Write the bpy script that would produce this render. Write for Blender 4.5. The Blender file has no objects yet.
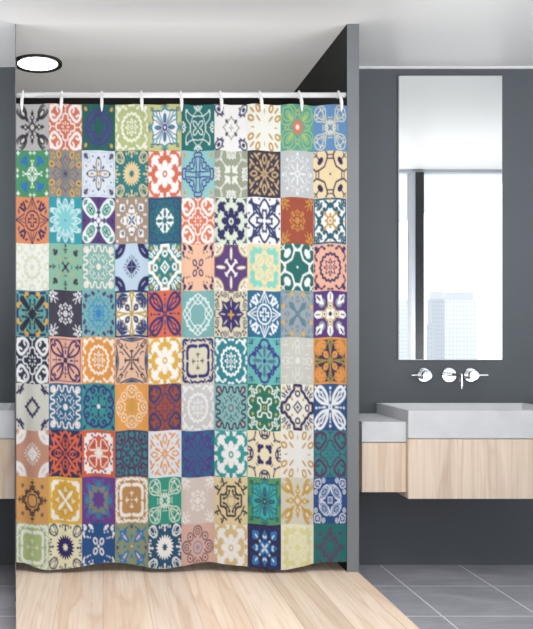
import bpy, bmesh, math, random
import numpy as np
from mathutils import Vector
random.seed(7)
PI = math.pi
scene = bpy.context.scene
COL = scene.collection

# ---------------- camera: one-point perspective with shifted lens
cd = bpy.data.cameras.new('camera'); cam = bpy.data.objects.new('camera', cd); COL.objects.link(cam)
cam.location = (0, 0, 1.236); cam.rotation_euler = (PI/2, 0, 0)
cd.sensor_fit = 'HORIZONTAL'; cd.sensor_width = 36; cd.lens = 36*800/533
cd.shift_x = (266.5-103)/533; cd.shift_y = 22.5/533
cd.clip_start = .05; cd.clip_end = 600
scene.camera = cam

# ---------------- daylight sky
W = bpy.data.worlds.new('overcast_sky'); scene.world = W; W.use_nodes = True
bg = W.node_tree.nodes['Background']
bg.inputs[0].default_value = (.93, .97, 1, 1); bg.inputs[1].default_value = 3.0
scene.view_settings.view_transform = 'Standard'; scene.view_settings.look = 'None'
scene.view_settings.gamma = 1; scene.view_settings.use_curve_mapping = False
scene.view_settings.exposure = 0.0
def area(name, loc, rot, sx, sy, power, colour):
    l = bpy.data.lights.new(name, 'AREA'); l.shape = 'RECTANGLE'; l.size = sx; l.size_y = sy
    l.energy = power; l.color = colour
    o = bpy.data.objects.new(name, l); COL.objects.link(o); o.location = loc; o.rotation_euler = rot; return o
# unseen fill light added behind the viewer, in front of the closed rear wall
area('fill_light_rear', (-.1, -2.3, 1.25), (PI/2, 0, 0), 4.2, 2.1, 44, (1, .99, .98))
# unseen ceiling panel lamp over the room; below, upward fills added to brighten the ceiling
area('ceiling_panel_lamp', (.55, 1.7, 2.66), (0, 0, 0), 1.5, 1.2, 52, (1, .985, .97))
area('ceiling_fill_room', (.8, 1.0, .42), (PI, 0, 0), 4.4, .9, 68, (1, .985, .97))  # added low and out of view to lift the room ceiling
area('ceiling_fill_window_side', (2.75, 2.25, .9), (PI, 0, 0), 1.5, .7, 40, (.96, .98, 1))  # added inside the window nook to brighten the ceiling on the right
area('ceiling_fill_left', (-1.6, 3.4, 1.2), (PI, 0, 0), 1.0, 0.8, 26, (.96, .98, 1))  # added out of view to lift the ceiling beyond the left panel
area('ceiling_fill_alcove', (.3, 4.2, .9), (PI, 0, 0), 1.0, .5, 17, (1, .97, .94))  # no fixture here; added behind the curtain to brighten the alcove ceiling

# ---------------- materials
def lin(h):
    r = []
    for i in (0, 2, 4):
        c = int(h[i:i+2], 16)/255; r.append(c/12.92 if c <= .04045 else ((c+.055)/1.055)**2.4)
    return (*r, 1)
def mat(name, colour, rough=.5, metal=0, noise=0, nscale=8, bump=0, spec=.5):
    m = bpy.data.materials.new(name); m.use_nodes = True; nt = m.node_tree
    b = nt.nodes['Principled BSDF']; c = lin(colour)
    b.inputs['Base Color'].default_value = c; b.inputs['Roughness'].default_value = rough
    b.inputs['Metallic'].default_value = metal; b.inputs['Specular IOR Level'].default_value = spec
    if noise or bump:
        tc = nt.nodes.new('ShaderNodeTexCoord'); n = nt.nodes.new('ShaderNodeTexNoise')
        n.inputs['Scale'].default_value = nscale; n.inputs['Detail'].default_value = 6
        nt.links.new(tc.outputs['Object'], n.inputs['Vector'])
        if noise:
            r = nt.nodes.new('ShaderNodeValToRGB'); r.color_ramp.elements[0].position = .3; r.color_ramp.elements[1].position = .7
            r.color_ramp.elements[0].color = (*[v*(1-noise) for v in c[:3]], 1)
            r.color_ramp.elements[1].color = (*[min(1, v*(1+noise)) for v in c[:3]], 1)
            nt.links.new(n.outputs['Fac'], r.inputs[0]); nt.links.new(r.outputs[0], b.inputs['Base Color'])
        if bump:
            bp = nt.nodes.new('ShaderNodeBump'); bp.inputs['Strength'].default_value = bump; bp.inputs['Distance'].default_value = .002
            nt.links.new(n.outputs['Fac'], bp.inputs['Height']); nt.links.new(bp.outputs[0], b.inputs['Normal'])
    return m
def wood(name, light, dark, axis, board=.0, rough=.45):
    """pale oak; grain runs along `axis`; board = plank width across the grain (0 = veneer sheet)"""
    m = bpy.data.materials.new(name); m.use_nodes = True; nt = m.node_tree; N = nt.nodes; Lk = nt.links
    b = N['Principled BSDF']; b.inputs['Roughness'].default_value = rough; b.inputs['Specular IOR Level'].default_value = .3
    tc = N.new('ShaderNodeTexCoord'); src = tc.outputs['Object']
    off = None
    if board:
        sp = N.new('ShaderNodeSeparateXYZ'); Lk.new(src, sp.inputs[0])
        dv = N.new('ShaderNodeMath'); dv.operation = 'DIVIDE'; dv.inputs[1].default_value = board; Lk.new(sp.outputs[0], dv.inputs[0])
        fl = N.new('ShaderNodeMath'); fl.operation = 'FLOOR'; Lk.new(dv.outputs[0], fl.inputs[0])
        wn = N.new('ShaderNodeTexWhiteNoise'); wn.noise_dimensions = '1D'; Lk.new(fl.outputs[0], wn.inputs['W'])
        vm = N.new('ShaderNodeVectorMath'); vm.operation = 'SCALE'; vm.inputs['Scale'].default_value = 7; Lk.new(wn.outputs['Color'], vm.inputs[0])
        va = N.new('ShaderNodeVectorMath'); va.operation = 'ADD'; Lk.new(src, va.inputs[0]); Lk.new(vm.outputs[0], va.inputs[1])
        src = va.outputs[0]; off = wn.outputs['Value']
    def noise(sc, long, det, dist=0):
        mp = N.new('ShaderNodeMapping'); s = [sc, sc, sc]; s[axis] = long; mp.inputs['Scale'].default_value = s
        Lk.new(src, mp.inputs[0]); n = N.new('ShaderNodeTexNoise'); n.inputs['Scale'].default_value = 1
        n.inputs['Detail'].default_value = det; n.inputs['Distortion'].default_value = dist
        Lk.new(mp.outputs[0], n.inputs['Vector']); return n.outputs['Fac']
    big = noise(7, .6, 3, .7); fine = noise(90, 2.2, 4, .3)
    # ring figure
    mp = N.new('ShaderNodeMath'); mp.operation = 'MULTIPLY'; mp.inputs[1].default_value = 9; Lk.new(big, mp.inputs[0])
    fr = N.new('ShaderNodeMath'); fr.operation = 'PINGPONG'; fr.inputs[1].default_value = 1; Lk.new(mp.outputs[0], fr.inputs[0])
    def mix(a, f, ca, cb):
        x = N.new('ShaderNodeMix'); x.data_type = 'RGBA'
        if isinstance(f, float): x.inputs[0].default_value = f
        else: Lk.new(f, x.inputs[0])
        for i, c in ((6, ca), (7, cb)):
            if isinstance(c, tuple): x.inputs[i].default_value = c
            else: Lk.new(c, x.inputs[i])
        if a: x.blend_type = a
        return x.outputs[2]
    def rng(v, lo, hi, a=0., bb=1.):
        r = N.new('ShaderNodeMapRange'); r.inputs[1].default_value = lo; r.inputs[2].default_value = hi
        r.inputs[3].default_value = a; r.inputs[4].default_value = bb; Lk.new(v, r.inputs[0]); return r.outputs[0]
    L, D = lin(light), lin(dark)
    c = mix(None, rng(big, .35, .68), L, tuple(.55*L[i]+.45*D[i] for i in range(3))+(1,))
    c = mix(None, rng(fr.outputs[0], .55, 1, 0, .38), c, D)
    c = mix(None, rng(fine, .45, .8, 0, .5), c, D)
    if off is not None:
        c = mix('MULTIPLY', 1.0, c, mix(None, off, (.9, .9, .9, 1), (1.04, 1.03, 1.02, 1)))
    Lk.new(c, b.inputs['Base Color'])
    if board:
        f2 = N.new('ShaderNodeMath'); f2.operation = 'FRACT'; Lk.new(dv.outputs[0], f2.inputs[0])
        seam = rng(f2.outputs[0], 0, .012, 1, 0)
        Lk.new(mix(None, seam, c, tuple(.5*v for v in D[:3])+(1,)), b.inputs['Base Color'])
    return m
def tiles_material(name, tile, ox, oy, groutw, c1, c2, cg, rough):
    m = bpy.data.materials.new(name); m.use_nodes = True; nt = m.node_tree; N = nt.nodes; Lk = nt.links
    b = N['Principled BSDF']; b.inputs['Roughness'].default_value = rough
    tc = N.new('ShaderNodeTexCoord'); sp = N.new('ShaderNodeSeparateXYZ'); Lk.new(tc.outputs['Object'], sp.inputs[0])
    ms = []
    for i, o in ((0, ox), (1, oy)):
        s = N.new('ShaderNodeMath'); s.operation = 'SUBTRACT'; s.inputs[1].default_value = o-50*tile; Lk.new(sp.outputs[i], s.inputs[0])
        p = N.new('ShaderNodeMath'); p.operation = 'PINGPONG'; p.inputs[1].default_value = tile/2; Lk.new(s.outputs[0], p.inputs[0])
        l = N.new('ShaderNodeMath'); l.operation = 'LESS_THAN'; l.inputs[1].default_value = groutw/2; Lk.new(p.outputs[0], l.inputs[0]); ms.append(l)
    mx = N.new('ShaderNodeMath'); mx.operation = 'MAXIMUM'; Lk.new(ms[0].outputs[0], mx.inputs[0]); Lk.new(ms[1].outputs[0], mx.inputs[1])
    n = N.new('ShaderNodeTexNoise'); n.inputs['Scale'].default_value = 3.2; n.inputs['Detail'].default_value = 8; n.inputs['Roughness'].default_value = .65
    n.inputs['Distortion'].default_value = 1.2
    mp = N.new('ShaderNodeMapping'); mp.inputs['Scale'].default_value = (.7, 2, 1); Lk.new(tc.outputs['Object'], mp.inputs[0]); Lk.new(mp.outputs[0], n.inputs['Vector'])
    r = N.new('ShaderNodeValToRGB'); r.color_ramp.elements[0].position = .3; r.color_ramp.elements[1].position = .72
    r.color_ramp.elements[0].color = lin(c1); r.color_ramp.elements[1].color = lin(c2); Lk.new(n.outputs['Fac'], r.inputs[0])
    x = N.new('ShaderNodeMix'); x.data_type = 'RGBA'; Lk.new(mx.outputs[0], x.inputs[0]); Lk.new(r.outputs[0], x.inputs[6]); x.inputs[7].default_value = lin(cg)
    Lk.new(x.outputs[2], b.inputs['Base Color']); return m
M = {
 'wall': mat('charcoal_wall_paint', '60656a', .6, noise=.03, nscale=2, spec=.3),
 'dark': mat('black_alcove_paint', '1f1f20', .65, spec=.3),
 'edge': mat('grey_partition_edge', '7a7e81', .55, noise=.03, nscale=3, spec=.3),
 'ceiling': mat('satin_ceiling_paint', 'dededd', .42, noise=.01, nscale=1.5),
 'trim': mat('white_trim', 'f2f2f2', .4),
 'white': mat('white_enamel', 'ececec', .25),
 'plastic': mat('white_plastic', 'f0f0f0', .35),
 'concrete': mat('pale_concrete', 'd8dadd', .5, noise=.05, nscale=9, bump=.15),
 'chrome': mat('polished_chrome', 'e4e6e8', .07, metal=1),
 'mirror': mat('mirror_silver', 'f4f6f6', .0, metal=1),
 'frame': mat('thin_grey_frame', 'a4a8ac', .3, metal=.6),
 'profile': mat('dark_window_profile', '2e2e30', .5),
 'wframe': mat('pale_window_profile', 'b8bec6', .4),
 'lampring': mat('dark_lamp_ring', '2e2e2e', .4),
 'oak': wood('oak_veneer', 'f5e2cf', 'c6a98c', 2),
 'floorwood': wood('oak_floor_boards', 'fbe9d7', 'd0ad8c', 1, board=.19),
 'tile': tiles_material('grey_stone_tile', .428, 1.503, 3.97, .008, '9899a4', 'bfc0c9', 'f4f5f6', .35),
 'core': mat('cabinet_shadow_gap', '5e4a36', .7),
}
gl = bpy.data.materials.new('window_glass'); gl.use_nodes = True
g = gl.node_tree.nodes['Principled BSDF']; g.inputs['Transmission Weight'].default_value = 1; g.inputs['Roughness'].default_value = 0
g.inputs['IOR'].default_value = 1.02; g.inputs['Base Color'].default_value = (1, 1, 1, 1); M['glass'] = gl
em = bpy.data.materials.new('glowing_diffuser'); em.use_nodes = True
e = em.node_tree.nodes['Principled BSDF']; e.inputs['Emission Color'].default_value = (1, .99, .97, 1); e.inputs['Emission Strength'].default_value = 9
M['glow'] = em

# ---------------- mesh helpers
def link(name, bm, m, parent=None, smooth=False, bevel=0):
    me = bpy.data.meshes.new(name); bmesh.ops.recalc_face_normals(bm, faces=bm.faces[:]); bm.to_mesh(me); bm.free()
    if m: me.materials.append(m)
    if smooth:
        for p in me.polygons: p.use_smooth = True
    o = bpy.data.objects.new(name, me); COL.objects.link(o)
    if parent: o.parent = parent
    if bevel:
        b = o.modifiers.new('bevel', 'BEVEL'); b.width = bevel; b.segments = 2; b.limit_method = 'ANGLE'
    return o
def box(bm, x0, x1, y0, y1, z0, z1):
    v = [bm.verts.new((x, y, z)) for z in (z0, z1) for x, y in ((x0, y0), (x1, y0), (x1, y1), (x0, y1))]
    for f in ((0, 3, 2, 1), (4, 5, 6, 7), (0, 1, 5, 4), (1, 2, 6, 5), (2, 3, 7, 6), (3, 0, 4, 7)): bm.faces.new([v[i] for i in f])
    return bm
def prism(bm, pts, z0, z1):
    a = [bm.verts.new((x, y, z0)) for x, y in pts]; b = [bm.verts.new((x, y, z1)) for x, y in pts]; n = len(pts)
    bm.faces.new(a[::-1]); bm.faces.new(b)
    for i in range(n): bm.faces.new((a[i], a[(i+1) % n], b[(i+1) % n], b[i]))
    return bm
def lathe(bm, c, axis, prof, n=32):
    """profile [(radius, distance along axis)] from point c; ends closed"""
    ax = Vector(axis).normalized(); u = ax.orthogonal().normalized(); w = ax.cross(u); c = Vector(c); rings = []
    for r, d in prof:
        rings.append([bm.verts.new(c+ax*d+(u*math.cos(k*math.tau/n)+w*math.sin(k*math.tau/n))*r) for k in range(n)])
    for a, b in zip(rings, rings[1:]):
        for k in range(n): bm.faces.new((a[k], a[(k+1) % n], b[(k+1) % n], b[k]))
    bm.faces.new(rings[0][::-1]); bm.faces.new(rings[-1]); return bm
def tube(bm, pts, rads, n=14, flat=1.0):
    pts = [Vector(p) for p in pts]; rings = []; prev = None
    if not isinstance(rads, (list, tuple)): rads = [rads]*len(pts)
    for i, p in enumerate(pts):
        t = (pts[min(i+1, len(pts)-1)]-pts[max(i-1, 0)]).normalized()
        u = t.orthogonal().normalized() if prev is None else (prev-t*prev.dot(t)).normalized()
        prev = u; w = t.cross(u)
        rings.append([bm.verts.new(p+(u*math.cos(k*math.tau/n)+w*math.sin(k*math.tau/n)*flat)*rads[i]) for k in range(n)])
    for a, b in zip(rings, rings[1:]):
        for k in range(n): bm.faces.new((a[k], a[(k+1) % n], b[(k+1) % n], b[k]))
    bm.faces.new(rings[0][::-1]); bm.faces.new(rings[-1]); return bm
def new(): return bmesh.new()
def struct(o): o['kind'] = 'structure'; return o
def thing(name, label, cat, loc, group=None):
    o = bpy.data.objects.new(name, None); COL.objects.link(o); o.location = loc; o.empty_display_size = .1
    return tag(o, label, cat, group)
def tag(o, label, cat, group=None, kind=None):
    o['label'] = label; o['category'] = cat
    if group: o['group'] = group
    if kind: o['kind'] = kind
    return o
def place(root):
    """children were modelled in world coordinates"""
    for ch in root.children: ch.location = ch.location-root.location

# ---------------- room
H = 2.70; YB = 4.34; YA = 4.84; YP = 3.74; ZP = .137
def wx(y): return -.10875*y            # plan line of the slanting left panel of the alcove
struct(link('floor', box(new(), -2.4, 3.8, -2.6, 5.0, -.12, 0), M['tile']))
struct(link('ceiling', box(new(), -2.4, 3.8, -2.6, 5.0, H, H+.12), M['ceiling']))
struct(link('wall_back_right', box(new(), 1.197, 3.8, YB, 5.0, 0, H), M['wall']))
struct(link('wall_back_left', prism(new(), [(-2.4, YB), (wx(YB)-.004, YB), (wx(5)-.004, 5.0), (-2.4, 5.0)], 0, H), M['wall']))
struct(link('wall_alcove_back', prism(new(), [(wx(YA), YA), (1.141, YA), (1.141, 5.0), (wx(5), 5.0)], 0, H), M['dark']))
# partition: alcove-side face gets the dark material, end and room side a lighter grey
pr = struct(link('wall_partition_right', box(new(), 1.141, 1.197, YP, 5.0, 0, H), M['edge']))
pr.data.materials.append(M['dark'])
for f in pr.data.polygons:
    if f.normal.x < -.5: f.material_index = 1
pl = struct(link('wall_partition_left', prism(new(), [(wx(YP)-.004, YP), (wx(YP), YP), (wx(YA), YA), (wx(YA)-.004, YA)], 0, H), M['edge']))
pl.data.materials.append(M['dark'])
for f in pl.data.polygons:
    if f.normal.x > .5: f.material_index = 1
struct(link('wall_left', box(new(), -2.5, -2.4, -2.6, 5.0, 0, H), M['wall']))
struct(link('wall_rear', box(new(), -2.5, 3.9, -2.7, -2.6, 0, H), M['wall']))
struct(link('wall_right', box(new(), 3.8, 3.9, 1.6, 5.0, 0, H), M['wall']))
struct(link('wall_front_right', box(new(), 1.45, 1.75, 1.55, 1.67, 0, H), M['wall']))
struct(link('trim_1', box(new(), 1.197, 3.8, YB-.012, YB, H-.010, H), M['trim']))
# raised wooden floor of the alcove, reaching out into the room
struct(link('floor_platform', prism(new(), [(wx(1.6), 1.6), (1.193, 1.6), (1.193, YP), (1.141, YP), (1.141, YA), (wx(YA), YA)], .0, ZP), M['floorwood']))

# glazed wall opposite the vanity (seen in the mirror)
struct(link('wall_window_sill', box(new(), 1.75, 3.8, 1.55, 1.67, 0, .1), M['wall']))
wf = new()
box(wf, 1.75, 3.8, 1.59, 1.67, 2.672, H); box(wf, 1.75, 3.8, 1.59, 1.67, .1, .14)
wfo = struct(link('window_1', wf, M['wframe']))
ml = link('mullion', box(new(), 2.722, 2.795, 1.575, 1.69, .14, 2.672), M['profile'], wfo)
ml2 = link('mullion', box(new(), 2.688, 2.722, 1.585, 1.685, .14, 2.672), M['wframe'], wfo)
link('mullion', box(new(), 1.75, 1.80, 1.585, 1.67, .14, 2.672), M['wframe'], wfo)
link('mullion', box(new(), 3.74, 3.80, 1.585, 1.67, .14, 2.672), M['wframe'], wfo)
gb = new()
box(gb, 1.80, 2.688, 1.62, 1.626, .14, 2.672); box(gb, 2.795, 3.74, 1.62, 1.626, .14, 2.672)
link('pane', gb, M['glass'], wfo)

# ---------------- printed tile patterns of the curtain (drawn mathematically, stored as a colour attribute)
# each motif: layers "colour op numbers"; coordinates run -1..1 over one tile, mirrored in four or eight
MOTIF = {
'gothic': "1 R 0 0 .17 .05;1 P .2 -.1 .3 -.05 .36 -.13 .46 -.13 .5 -.05 .58 -.1 .76 0 .58 .1 .5 .05 .46 .13 .36 .13 .3 .05 .2 .1;1 L .035 .2 .2 .4 .4;1 D .33 .33 .09;1 L .05 .38 .38 .36 .62 .5 .85 .66 .97;1 O .58 .56 .2 .11 50 .045;1 L .04 .4 .45 .62 .42 .8 .55 .9 .75;2 D 0 0 .06;2 D .42 0 .05;2 E .6 .58 .09 .04 50",
'scroll': "1 L .075 .84 .84 .62 .93 .4 .88 .25 .72 .29 .55 .42 .42;1 L .055 .42 .88 .52 .78 .46 .66;1 E .84 .84 .13 .1 45;1 L .045 0 .58 .14 .52 .17 .34 .3 .3;1 L .03 0 .6 0 .84;1 L .04 .14 .96 0 .88;1 E .17 0 .07 .035 0;1 E .14 .14 .05 .03 45",
'circlecross': "1 W 24 .76 .03 .05;1 L .035 .5 .5 .74 .2;1 L .05 .2 .55 .2 .2;1 L .07 .52 .12 .52 0;1 L .05 .42 .2 .56 .2;1 D .35 .35 .08;1 D .6 0 .06;2 P .86 .72 .72 .86 .76 .68 .68 .76;2 E .78 .78 .1 .07 45",
'rosette': "1 W 16 .58 .03 .07;1 W 8 .28 .075 .05;1 R 0 0 .07 .03;1 E .2 0 .07 .02 0;1 E .93 .1 .05 .09 0;1 E .82 .36 .1 .06 60;1 E .9 .52 .05 .1 15;1 D .84 .84 .1;1 E .74 .74 .13 .07 -45;2 W 16 .42 .02 .015;1 E .66 .84 .07 .04 0",
'starmedal': "2 P 0 .98 .22 .74 .74 .74 .74 .22 .98 0 .5 0 0 0;1 P 0 .78 .2 .68 .68 .68 .68 .2 .78 0 0 0;2 L .04 .12 .12 .4 .45 .62 .5 .72 .66;3 L .03 .1 .2 .3 .55 .34 .72 .5 .74;3 E .4 0 .22 .1 0;2 E .42 0 .15 .05 0;3 D 0 0 .16;1 D 0 0 .06;2 D .9 0 .06;3 B .78 .78 .08;0 D .78 .78 .035;3 L .03 .9 .2 .98 0",
'linex': "n1 L .026 .72 .74 .5 .58 .26 .5 0 .52;n1 L .026 .72 .74 .72 .4 .5 .16 .44 0;n1 L .022 0 .8 .3 .5 .5 .0;1 L .03 .1 0 .26 .12 .3 .28;1 P .98 0 .9 .12 .84 .1 .86 .2 .76 .14 .8 .06 .7 0;0 D .87 0 .045;1 L .025 .74 .64 .64 .74;1 D .9 .2 .045",
'ovals': "1 O .76 .76 .26 .17 50 .045;1 E .74 .78 .11 .06 50;1 P .42 .52 .48 .66 .6 .52;1 D .5 .82 .05;2 L .03 .5 0 .34 .12 .34 .34;1 E .26 .26 .1 .06 45;1 L .02 0 .12 0 0",
'rays': "1 E .38 .38 .18 .05 45;1 O .82 .4 .16 .1 25 .055;1 E .7 0 .1 .03 0;1 E .74 .74 .17 .055 45;1 P .94 .52 .98 .34 .88 .3",
'rays2': "1 O .4 .4 .15 .05 45 .03;1 O .82 .4 .14 .09 25 .05;1 E .74 .74 .17 .085 45;1 E .62 .0 .1 .03 0;2 E .82 .4 .07 .035 25;2 E .74 .74 .08 .025 45;2 L .014 0 0 .8 .0;2 L .014 0 0 .6 .6;2 L .014 0 0 .66 .3;2 L .02 .58 .14 .76 0;2 D 0 0 .06;2 L .016 .56 .3 .7 .22",
'vines': "1 L .025 .28 .28 .6 .26 .86 .46 .84 .84;1 L .025 .3 .3 .54 .38 .68 .56 .62 .7;1 L .025 .35 .16 .7 .1 .93 .26 .95 .6;1 E .45 .45 .2 .05 45;1 D .74 .3 .0;2 T 8 .22 .36;2 D 0 0 .22;3 D 0 0 .11;1 D .72 0 .05;1 L .022 .5 .0 .6 .12",
'loops': "1 L .028 .14 .14 .26 .4 .3 .78 .5 .94 .72 .9 .84 .84;1 L .03 .34 .4 .42 .62 .54 .76 .66 .7;2 L .02 .3 .3 .5 .54;1 D .82 .58 .05;1 D .78 .42 .04;1 E .22 .06 .12 .04 20;1 L .03 .1 .22 .22 .1;2 D .3 0 .04;1 L .022 .44 .12 .42 0;1 D .2 .2 .07;0 D .2 .2 .03",
'blobs': "n2 E .4 .48 .18 .09 60;n2 D .56 .54 .12;n2 D .44 .66 .11;n2 D .66 .48 .06;n2 D .34 .72 .05;3 D .5 .6 .03;1 E .22 0 .12 .05 0;1 E .42 0 .08 .045 0;1 D .56 .07 .04;1 L .03 .2 .16 .3 .08;1 L .03 .93 .86 .81 .86;1 L .03 .87 .94 .87 .78;1 L .03 .96 .12 .84 .12;1 L .03 .9 .05 .9 .19;1 L .02 .06 .06 .2 .26",
'blobs2': "1 E .44 .44 .38 .15 45;1 D .4 .66 .1;1 D .66 .4 .1;3 E .44 .44 .22 .05 45;2 D .52 .52 .04;1 P .26 0 .5 .08 .5 -.08;2 D .84 0 .07;2 L .025 .95 .1 .84 0;2 L .03 .74 .42 .84 .2;1 E .82 .82 .12 .04 45;3 D 0 0 .05",
'floral4': "1 O .38 0 .3 .15 0 .03;1 D .24 .24 .05;1 D .3 .3 .05;2 E .4 0 .1 .045 0;2 D 0 0 .12;0 D 0 0 .04;1 D .68 0 .06;1 P .8 .35 .7 .28 .74 .4;1 L .035 .8 .8 .68 .64;1 L .035 .7 .85 .72 .7 .85 .7;1 E .84 .8 .05 .08 0;3 L .03 .5 .5 .55 .8 .8 .95;3 L .03 .9 .15 .95 .6",
'sunflower': "1 D 0 0 .38;1 T 20 .4 .56;0 S 8 .1 .17;1 L .03 .95 .18 .95 -.18;1 L .03 .95 .18 .84 .2;1 E .76 0 .08 .05 0;1 D .9 0 .05;1 O .7 .7 .27 .2 45 .03;1 O .76 .76 .17 .11 45 .025;1 E .56 .56 .08 .04 45;1 L .035 .52 .78 .6 .94 .76 .97;1 L .03 .46 .7 .52 .62;1 E .32 .88 .04 .06 0",
'amoeba': "1 D 0 0 .36;1 D .42 0 .17;1 E .32 .32 .14 .14 0;1 E .56 .56 .22 .16 45;1 D .44 .7 .13;1 D .72 .62 .1;0 E .36 .3 0 0 0;0 D 0 0 .15;1 D 0 0 .07;0 E .58 .27 .17 .075 60;1 L .05 .96 .3 .84 .14;1 L .05 .82 .25 .96 .14;1 P .97 .97 .7 .93 .86 .84;1 D .95 .14 .05",
'diamond': "1 L .045 .94 0 .94 .16 .82 .24 .74 .18 .66 .34 .52 .36 .5 .5;1 L .04 .76 0 .74 .12 .3 .1 .14 .14;1 L .035 .52 .3 .4 .26 .26 .26;1 B 0 0 .15;0 R 0 0 .09 .02;0 D 0 0 .03;2 D .8 .8 .09;1 L .035 .62 .22 .5 .2 .36 .24",
'halfflower': "1 E .22 .2 .17 .1 45;1 E .32 .1 .09 .06 0;1 D .36 .36 .06;0 S 4 .06 .16;1 D 1 0 .3;0 R .98 0 .2 .02;0 D .86 0 .03;0 D .92 .14 .03;0 R .98 0 .08 .02;1 D .7 .1 .05;1 D .74 .24 .05;1 L .025 .52 .95 .6 .76 .72 .64 .95 .6;1 D .6 .62 .05;1 L .02 .54 .56 .42 .44",
'halfflower2': "1 E .3 .3 .15 .13 45;1 D .34 .14 .09;0 D .1 .1 .14;1 R .98 0 .3 .045;1 R .98 0 .17 .04;1 D .8 .14 .07;1 D .84 0 .05;1 L .035 .52 .95 .58 .74 .74 .6 .95 .55;1 D .6 .6 .06;1 L .03 .46 .46 .4 .5;1 D 1 0 .06",
'leafstar': "1 E .17 .06 .1 .03 15;1 R 0 0 .13 .035;1 L .045 .84 0 .7 .1 .56 .09 .46 .03;1 E .42 .2 .16 .06 24;1 D .54 .25 .06;1 E .76 .5 .18 .055 50;1 E .84 .34 .12 .05 110;1 D .44 .44 .045;1 D .62 .38 .03;1 E .74 .74 .1 .035 45;1 L .02 0 0 .24 .08",
'faint': "1 R 0 0 .12 .05;1 E .33 0 .17 .05 0;1 E .28 .28 .18 .04 45;1 W 8 .64 .05 .02;1 D .85 0 .07;1 D .62 .62 .07;1 L .025 .6 .3 .5 .2;1 R .74 0 .08 .02;1 D .72 .3 .04",
'clubs': "1 L .05 .98 .26 .84 .17 .66 .2 .42 .3 .34 .34;1 L .04 .68 .16 .68 0;1 L .035 .84 .13 .84 0;1 D .54 .62 .12;1 D .66 .52 .09;1 D .6 .6 .1;1 L .04 .66 .66 .82 .82;1 L .035 .78 .96 .82 .82 .82 .82;1 L .035 .86 .86 .95 .95;1 D 0 0 .05",
'clubs2': "1 L .055 .98 .3 .84 .2 .66 .2 .42 .3 .34 .34;1 P .84 .22 .68 .2 .68 -.2 .84 -.22;0 E .9 0 .12 .08 0;1 D .56 .64 .15;1 D .7 .52 .1;1 D .64 .64 .12;1 L .035 .7 .7 .84 .84;1 L .035 .78 .97 .84 .84 .84 .84;1 L .035 .86 .86 .95 .95;1 D 0 0 .05",
'crossstar': "1 R 0 0 .42 .045;1 L .04 .24 .08 .08 .08 .08 .24;1 L .04 .24 .08 .24 0;1 L .04 .97 0 .5 .27;1 L .03 .8 0 .5 .1;1 E .62 .48 .14 .06 20;1 D .5 .42 .07;1 D .76 .54 .06;1 D .66 .66 .08;1 E .82 .36 .1 .045 70;1 D .96 0 .05",
'petals12': "2 F 6 .92 .3;1 G 6 .92 .028;1 G 6 .66 .016;0 D 0 0 .05;1 R .84 .42 .08 .025;1 D .84 .42 .03;1 E .62 0 .06 .02 0",
'butterfly': "1 E .48 .52 .56 .3 47;1 D .62 .76 .2;1 D .74 .6 .2;2 O .42 .5 .24 .12 52 .05;2 E .76 .8 .1 .06 50;2 P .15 .3 0 .5 -.15 .3;3 D .42 .5 .05;0 P 1.02 .3 1.02 -.3 .78 0;3 D .85 0 .06;1 D 0 0 .12;3 D .86 .7 .035;0 D .34 .04 .07",
'bones': "1 E .12 .12 .19 .12 45;1 E .5 0 .17 .13 0;1 D .4 .1 .1;1 E .56 .56 .2 .12 45;1 D .5 .62 .1;1 D .38 .0 .06;2 E .1 .1 .13 .05 45;2 E .52 .04 .06 .04 45;2 E .52 .52 .12 .04 45;2 D .5 .6 .045;1 D .86 .86 .05;1 L .03 .84 .3 .84 .22;1 L .03 .88 .26 .8 .26;1 D .74 .26 .04;1 D .29 .29 .04",
'bones2': "1 E .12 .12 .21 .15 45;1 E .5 0 .18 .16 0;1 E .56 .54 .22 .14 45;1 D .44 .62 .1;2 E .1 .1 .12 .045 45;2 E .48 .06 .07 .04 45;2 E .5 .5 .1 .035 45;2 D .29 .29 .05;1 D .72 .0 .05;3 D .82 .3 .05;3 D .84 .84 .06;3 D .29 .0 .06",
'whitecross': "2 L .04 .92 .92 .92 0;2 L .035 .78 .74 .6 .8 .5 .66 .66 .52;2 D .64 .3 .08;0 D .64 .3 .035;2 D .8 .5 .05;2 D .72 .1 .05;1 B 0 0 .2;1 L .06 .1 .12 .44 .13;1 D .36 .22 .055;1 D .48 .08 .05;0 E .3 0 .16 .05 0;0 P .17 0 0 .17 -.17 0;0 L .02 0 0 .4 .4",
'hearts': "1 W 8 .8 .12 .06;1 L .06 .12 .1 .5 .4 .84 .84;1 L .055 .12 .1 .3 .28 .6 .3 .86 .1 ;1 L .05 .46 .0 .36 .12 .26 .1;1 D .46 .1 .06;0 B 0 0 .08;1 L .045 .8 .92 .62 .6 .4 .48;1 D .92 .32 .05;1 D .6 .46 .06;1 L .04 .92 .74 .78 .74;1 D .9 .0 .05",
'hearts2': "2 W 8 .84 .1 .07;2 L .06 .14 .14 .84 .8;2 E .45 0 .22 .17 0;1 E .5 0 .15 .09 0;1 D .34 0 .06;2 D .44 0 .04;2 L .06 .5 .3 .74 .2 .9 .3;2 E .76 .56 .16 .05 60;2 D .92 .92 .07;1 D .76 .76 .08;2 D 0 0 .1;1 D 0 0 .05",
'medal': "1 R 0 0 .1 .04;1 D .24 .0 .05;1 D .22 .2 .05;1 D .36 .1 .04;1 D .33 .26 .04;1 D .42 0 .05;1 D 0 0 .06;1 D .3 .36 .03;1 E .7 .7 .12 .04 45;1 L .035 .6 .8 .5 .86;1 L .03 .56 .66 .46 .6;1 D .86 .62 .05;1 E .88 .88 .07 .07 0;1 L .035 .78 .95 .7 .86;1 D .78 .72 .04;1 D .95 .76 .035",
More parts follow.
